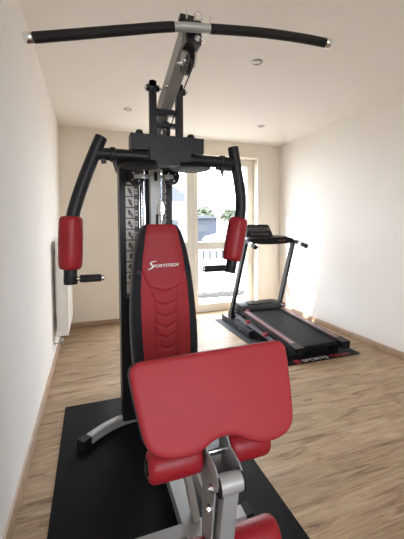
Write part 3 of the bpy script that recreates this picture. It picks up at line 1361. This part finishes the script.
b = MB()
b.tube(LQ, .0120, 20, False)
b.build('bar_rod', 'silver', lat)
b = MB()
b.tube(cut(.270, .415), .0150, 20, False)
b.build('centre_sleeve', 'silver', lat)
for (x0, x1) in ((-.155, .281), (.401, .860)):
    b = MB()
    b.tube(cut(x0, x1), .0162, 24, False)
    b.build('foam_grip', 'grip', lat)
for e, d in ((LQ[0], (LQ[0] - LQ[3])), (LQ[-1], (LQ[-1] - LQ[-4]))):
    d = d.normalized()
    p = e
    b = MB()
    b.cyl(p - d * .014, p + d * .012, .0172, seg=28, bev=.004)
    b.build('end_cap', 'chrome', lat)

# ------------------------------------------------------------------ treadmill
TC = 2.07
tm = thing('treadmill', 'folding black treadmill with red accents in the far right corner', 'treadmill', (TC, 3.2, 0.005))


def dz(y):   # height of the belt surface
    return .128 + (y - 2.48) * (.205 - .128) / 1.05


ang = math.atan2(.077, 1.05)
RX = Matrix.Rotation(ang, 3, 'X')
ym = 3.03
# deck board and belt
b = MB()
b.box((TC, ym, dz(ym) - .030), (.50, 1.10, .035), .003, RX)
b.build('deck', 'tmblack', tm)
b = MB()
b.box((TC, ym, dz(ym) - .006), (.425, 1.08, .005), .001, RX)
b.cyl((TC - .2125, 2.485, dz(2.485) - .028), (TC + .2125, 2.485, dz(2.485) - .028), .025)
b.build('running_belt', 'belt', tm)
for s in (-1, 1):
    b = MB()
    b.box((TC + s * .258, ym, dz(ym) - .012), (.090, 1.10, .045), .008, RX)
    sr = b.build('side_rail', 'tmblack', tm)
    b = MB()
    b.box((TC + s * .262, ym, dz(ym) + .0122), (.034, 1.06, .0035), .001, RX)
    b.build('foot_strip', 'tmsilver', sr)
    b = MB()
    b.box((TC + s * .286, ym, dz(ym) + .0118), (.008, 1.06, .004), .001, RX)
    b.box((TC + s * .240, ym, dz(ym) + .0118), (.006, 1.06, .004), 0, RX)
    b.build('red_stripe', 'tmred', sr)
    # rear end block with adjuster
    b = MB()
    b.box((TC + s * .266, 2.468, dz(2.47) - .020), (.100, .120, .070), .028, RX, 5)
    ec = b.build('end_block', 'tmblack', tm)
    b = MB()
    b.cyl((TC + s * .266, 2.404, dz(2.42) - .022), (TC + s * .266, 2.411, dz(2.42) - .022), .018)
    b.build('adjuster_cap', 'tmgrey', ec)
    # lower frame tube and its red clips
    b = MB()
    b.bar((TC + s * .318, 2.62, .075), (TC + s * .318, 3.72, .135), .030, .030, .004)
    lf = b.build('lower_frame_tube', 'tmsilver', tm)
    b = MB()
    for y in (2.93, 3.33):
        b.box((TC + s * .322, y, .075 + (y - 2.62) * .0545 + .014), (.042, .055, .036), .006)
    b.build('red_clip', 'tmred', lf)
    # wheel at the back of the deck and floor foot
    b = MB()
    b.box((TC + s * .245, 2.56, .045), (.060, .09, .080), .012)
    b.build('deck_foot', 'rubber', tm)
    # floor base tube
    b = MB()
    b.bar((TC + s * .365, 3.18, .045), (TC + s * .365, 3.93, .045), .058, .062, .008)
    bt = b.build('base_tube', 'tmgrey', tm)
    b = MB()
    b.box((TC + s * .365, 3.172, .043), (.064, .03, .068), .008)
    b.box((TC + s * .365, 3.938, .043), (.064, .03, .068), .008)
    b.build('base_cap', 'rubber', bt)
    b = MB()
    b.cyl((TC + s * .335 + s * .055, 3.40, .045), (TC + s * .335 + s * .063, 3.40, .045), .014)
    b.build('base_bolt', 'chrome', bt)
    # upright
    b = MB()
    b.bar((TC + s * .357, 3.755, .080), (TC + s * .332, 3.375, 1.075), .034, .062, .006, up=(0, 1, 0))
    u = b.build('upright', 'tmblack', tm)
    b = MB()
    b.box((TC + s * .352, 3.735, .115), (.052, .095, .10), .010)
    b.build('upright_boot', 'tmgrey', u)
    # handrail with grip
    b = MB()
    b.tube([(TC + s * .330, 3.43, 1.082), (TC + s * .332, 3.36, 1.082), (TC + s * .335, 3.26, 1.068),
            (TC + s * .338, 3.13, 1.036)], .0245, 20)
    h = b.build('handrail', 'grip', tm)
    b = MB()
    b.tube([(TC + s * .3355, 3.25, 1.066), (TC + s * .3365, 3.20, 1.054), (TC + s * .337, 3.215, 1.0575)], .0252, 20)
    b.build('pulse_sensor', 'steel', h)
    b = MB()
    b.cyl((TC + s * .3375, 3.140, 1.038), (TC + s * .3385, 3.118, 1.033), .0265, bev=.004)
    b.build('rail_cap', 'tmblack', h)
b = MB()
b.bar((TC - .23, 2.56, .055), (TC + .23, 2.56, .055), .03, .04, .006)
b.build('rear_cross_tube', 'tmblack', tm)
b = MB()
b.box((TC + .04, 2.543, .058), (.19, .003, .020), .001)
b.build('warning_label', 'tmsilver', tm)
b = MB()
b.bar((TC - .37, 3.92, .045), (TC + .37, 3.92, .045), .045, .045, .005)
b.bar((TC - .335, 3.70, .14), (TC + .335, 3.70, .14), .04, .04, .005)
b.build('cross_tube', 'tmblack', tm)
# motor hood
b = MB()
hood = [(3.50, .195), (3.505, .222), (3.53, .248), (3.60, .272), (3.70, .280), (3.78, .272), (3.83, .24), (3.845, .18),
        (3.845, .12), (3.50, .12)]
b.prism(hood, (TC - .295, 0, 0), (0, 1, 0), (0, 0, 1), (.59, 0, 0), bev=.014, seg=3)
hd = b.build('motor_hood', 'tmgrey', tm)
b = MB()
b.box((TC, 3.615, .2785), (.36, .075, .008), .003, Matrix.Rotation(.18, 3, 'X'))
b.build('hood_inlay', 'tmblack', hd)
b = MB()
b.box((TC + .285, 3.53, .245), (.055, .10, .012), .004, RX)
b.build('hood_sticker', 'tmsilver', hd)
b = MB()
b.box((TC - .24, 3.50, .225), (.04, .03, .014), .003)
b.box((TC + .31, 3.54, .258), (.03, .03, .02), .004)
b.build('red_marker', 'tmred', hd)
# console: wing shaped body plus tilted panel
b = MB()
wing = [(-.355, .000), (-.345, .026), (-.31, .036), (-.26, .048), (-.20, .054), (.14, .054), (.24, .064), (.31, .042),
        (.345, .026), (.355, .000), (.33, -.030), (.24, -.024), (.12, -.034), (-.12, -.034), (-.24, -.024), (-.33, -.030)]
b.prism(wing, (TC, 3.35, 1.085), (1, 0, 0), (0, .35, .94), (0, .27, .015), bev=.012, seg=3)
con = b.build('console', 'tmblack', tm)
Rc = Matrix.Rotation(math.radians(-20), 3, 'X')
pc = Vector((TC - .040, 3.58, 1.192))


def cp(x, z, y=0.0):
    return pc + Rc @ Vector((x, y, z))


b = MB()
b.prism([(-.175, -.105), (.175, -.105), (.195, -.05), (.160, .085), (.140, .105), (-.140, .105), (-.160, .085), (-.195, -.05)],
        pc + Rc @ Vector((0, -.02, 0)), Rc @ Vector((1, 0, 0)), Rc @ Vector((0, 0, 1)), Rc @ Vector((0, .045, 0)), bev=.010,
        seg=3)
pn = b.build('display_panel', 'tmgrey', con)
b = MB()
b.box(cp(0, .035, -.0215), (.20, .004, .062), .004, Rc)
b.build('screen', 'screen', pn)
b = MB()
for x in (-.135, .135):
    b.cyl(cp(x, .035, -.020), cp(x, .035, -.026), .022, bev=.002)
for k in range(6):
    b.box(cp(-.11 + k * .044, -.030, -.022), (.030, .006, .016), .003, Rc)
for k in range(5):
    b.box(cp(-.09 + k * .045, .050, -.0245), (.026, .003, .008), .001, Rc)
    b.box(cp(-.09 + k * .045, .022, -.0245), (.022, .003, .014), .001, Rc)
b.build('key', 'tmkey', pn)
b = MB()
b.box(cp(0, -.062, -.0225), (.20, .004, .003), .001, Rc)
b.box((TC, 3.345, 1.060), (.50, .004, .004), .001)
b.box((TC + .14, 3.338, 1.098), (.10, .006, .010), .002)
b.build('red_trim', 'tmred', con)

# ------------------------------------------------------------------ outside the terrace door
slab('ground', -30, 60, YB + .35, 80, -0.25, -0.10, 'paving')
slab('unseen_ground', -40, 40, -50, YF - .25, -0.25, -0.10, 'unseen_ground')  # unseen dark ground, added to limit upward light through the window behind
b = MB()
rnd = random.Random(3)
b.box((3.0, 5.93, -.097), (5.2, .42, .010))
for k in range(2600):
    x, y = rnd.uniform(.4, 5.6), rnd.gauss(5.93, .10)
    b.sphere((x, max(5.70, min(6.16, y)), -.095 + rnd.uniform(0, .012)), rnd.uniform(.010, .026), 1, (1, 1, .7))
b.build('gravel_strip', 'gravel', None, label='dark strip of gravel beyond the terrace door sill', cat='gravel', kind='stuff')

fn = thing('picket_fence', 'low white picket fence with grey gaps beyond the terrace', 'fence', (4.2, 12, -.1))
b = MB()
b.box((4.8, 12.06, .13), (7.0, .03, .44))
b.build('backing_board', 'house_b', fn)
for k in range(22):
    b = MB()
    b.prism([(-.08, 0), (.08, 0), (.08, .47), (.0, .51), (-.08, .47)], (2.0 + k * .27, 12, -.098), (1, 0, 0), (0, 0, 1),
            (0, .03, 0))
    b.build('picket', 'fence', fn)
b = MB()
b.box((4.8, 12.0, .42), (7.0, .05, .10))
b.box((4.8, 12.0, -.05), (7.0, .05, .09))
b.build('fence_rail', 'fence', fn)


def house(name, label, x0, x1, y0, y1, h, ridge, wallm, wins):
    h_ = thing(name, label, 'house', ((x0 + x1) / 2, (y0 + y1) / 2, -.1))
    b = MB()
    b.box(((x0 + x1) / 2, (y0 + y1) / 2, h / 2 - .1), (x1 - x0, y1 - y0, h))
    b.build('walls', wallm, h_)
    b = MB()
    b.prism([(x0 - .4, 0), (x1 + .4, 0), ((x0 + x1) / 2, ridge)], (0, y0 - .4, h - .1), (1, 0, 0), (0, 0, 1),
            (0, y1 - y0 + .8, 0))
    b.build('roof', 'roof', h_)
    for (a, c, z0, z1) in wins:
        b = MB()
        b.box(((a + c) / 2, y0 - .02, (z0 + z1) / 2), (c - a, .05, z1 - z0))
        b.build('house_window', 'darkpane', h_)
    return h_


house('house', 'pale house with a sloping grey roof seen left of the door mullion', 1.5, 7.0, 23, 31, 3.4, 2.0, 'house_w',
      [(4.8, 6.2, .8, 1.9)])
house('house', 'small blue-grey building seen low through the right door leaf', 9.4, 12.6, 31, 36, 2.4, .35, 'house_b',
      [(10.2, 11.4, .9, 1.6)])


def tree(x, y, h, r, label):
    t = thing('tree', label, 'tree', (x, y, -.1))
    b = MB()
    b.tube([(x, y, -.1), (x + .1, y, h * .5)], r * .12, 10, False)
    b.build('trunk', 'trunk', t)
    b = MB()
    rn = random.Random(int(x * 10))
    for k in range(260):
        u = Vector((rn.gauss(0, 1), rn.gauss(0, 1), rn.gauss(0, 1))).normalized() * (r * rn.uniform(.45, 1))
        b.sphere((x + u.x, y + u.y, h - r * .8 + u.z * .8), r * rn.uniform(.07, .15), 1)
    b.build('crown', 'leaf', t)


tree(14.2, 40, 4.2, 1.7, 'rounded green tree behind the blue-grey building')
tree(17.2, 38, 4.0, 1.3, 'smaller green tree just left of the right arm pad of the gym')
car = thing('car', 'white car parked outside, seen through the right door leaf', 'car', (9.5, 20, -.1))
b = MB()
body = [(-2.1, .25), (-2.15, .62), (-1.9, .82), (-1.1, .92), (-.55, 1.32), (.75, 1.36), (1.45, .98), (2.0, .88), (2.15, .6),
        (2.1, .25)]
b.prism(body, (9.5, 19.2, -.1), (1, 0, 0), (0, 0, 1), (0, 1.65, 0), bev=.06, seg=3)
b.build('body', 'carwhite', car)
b = MB()
b.prism([(-.95, .93), (-.5, 1.26), (.70, 1.29), (1.25, .98)], (9.5, 19.18, -.1), (1, 0, 0), (0, 0, 1), (0, 1.69, 0))
b.build('side_window', 'darkpane', car)
for x in (-1.35, 1.35):
    for y in (19.25, 20.6):
        b = MB()
        b.cyl((9.5 + x, y, .23), (9.5 + x, y + .2, .23), .33)
        b.build('wheel', 'wheel', car)
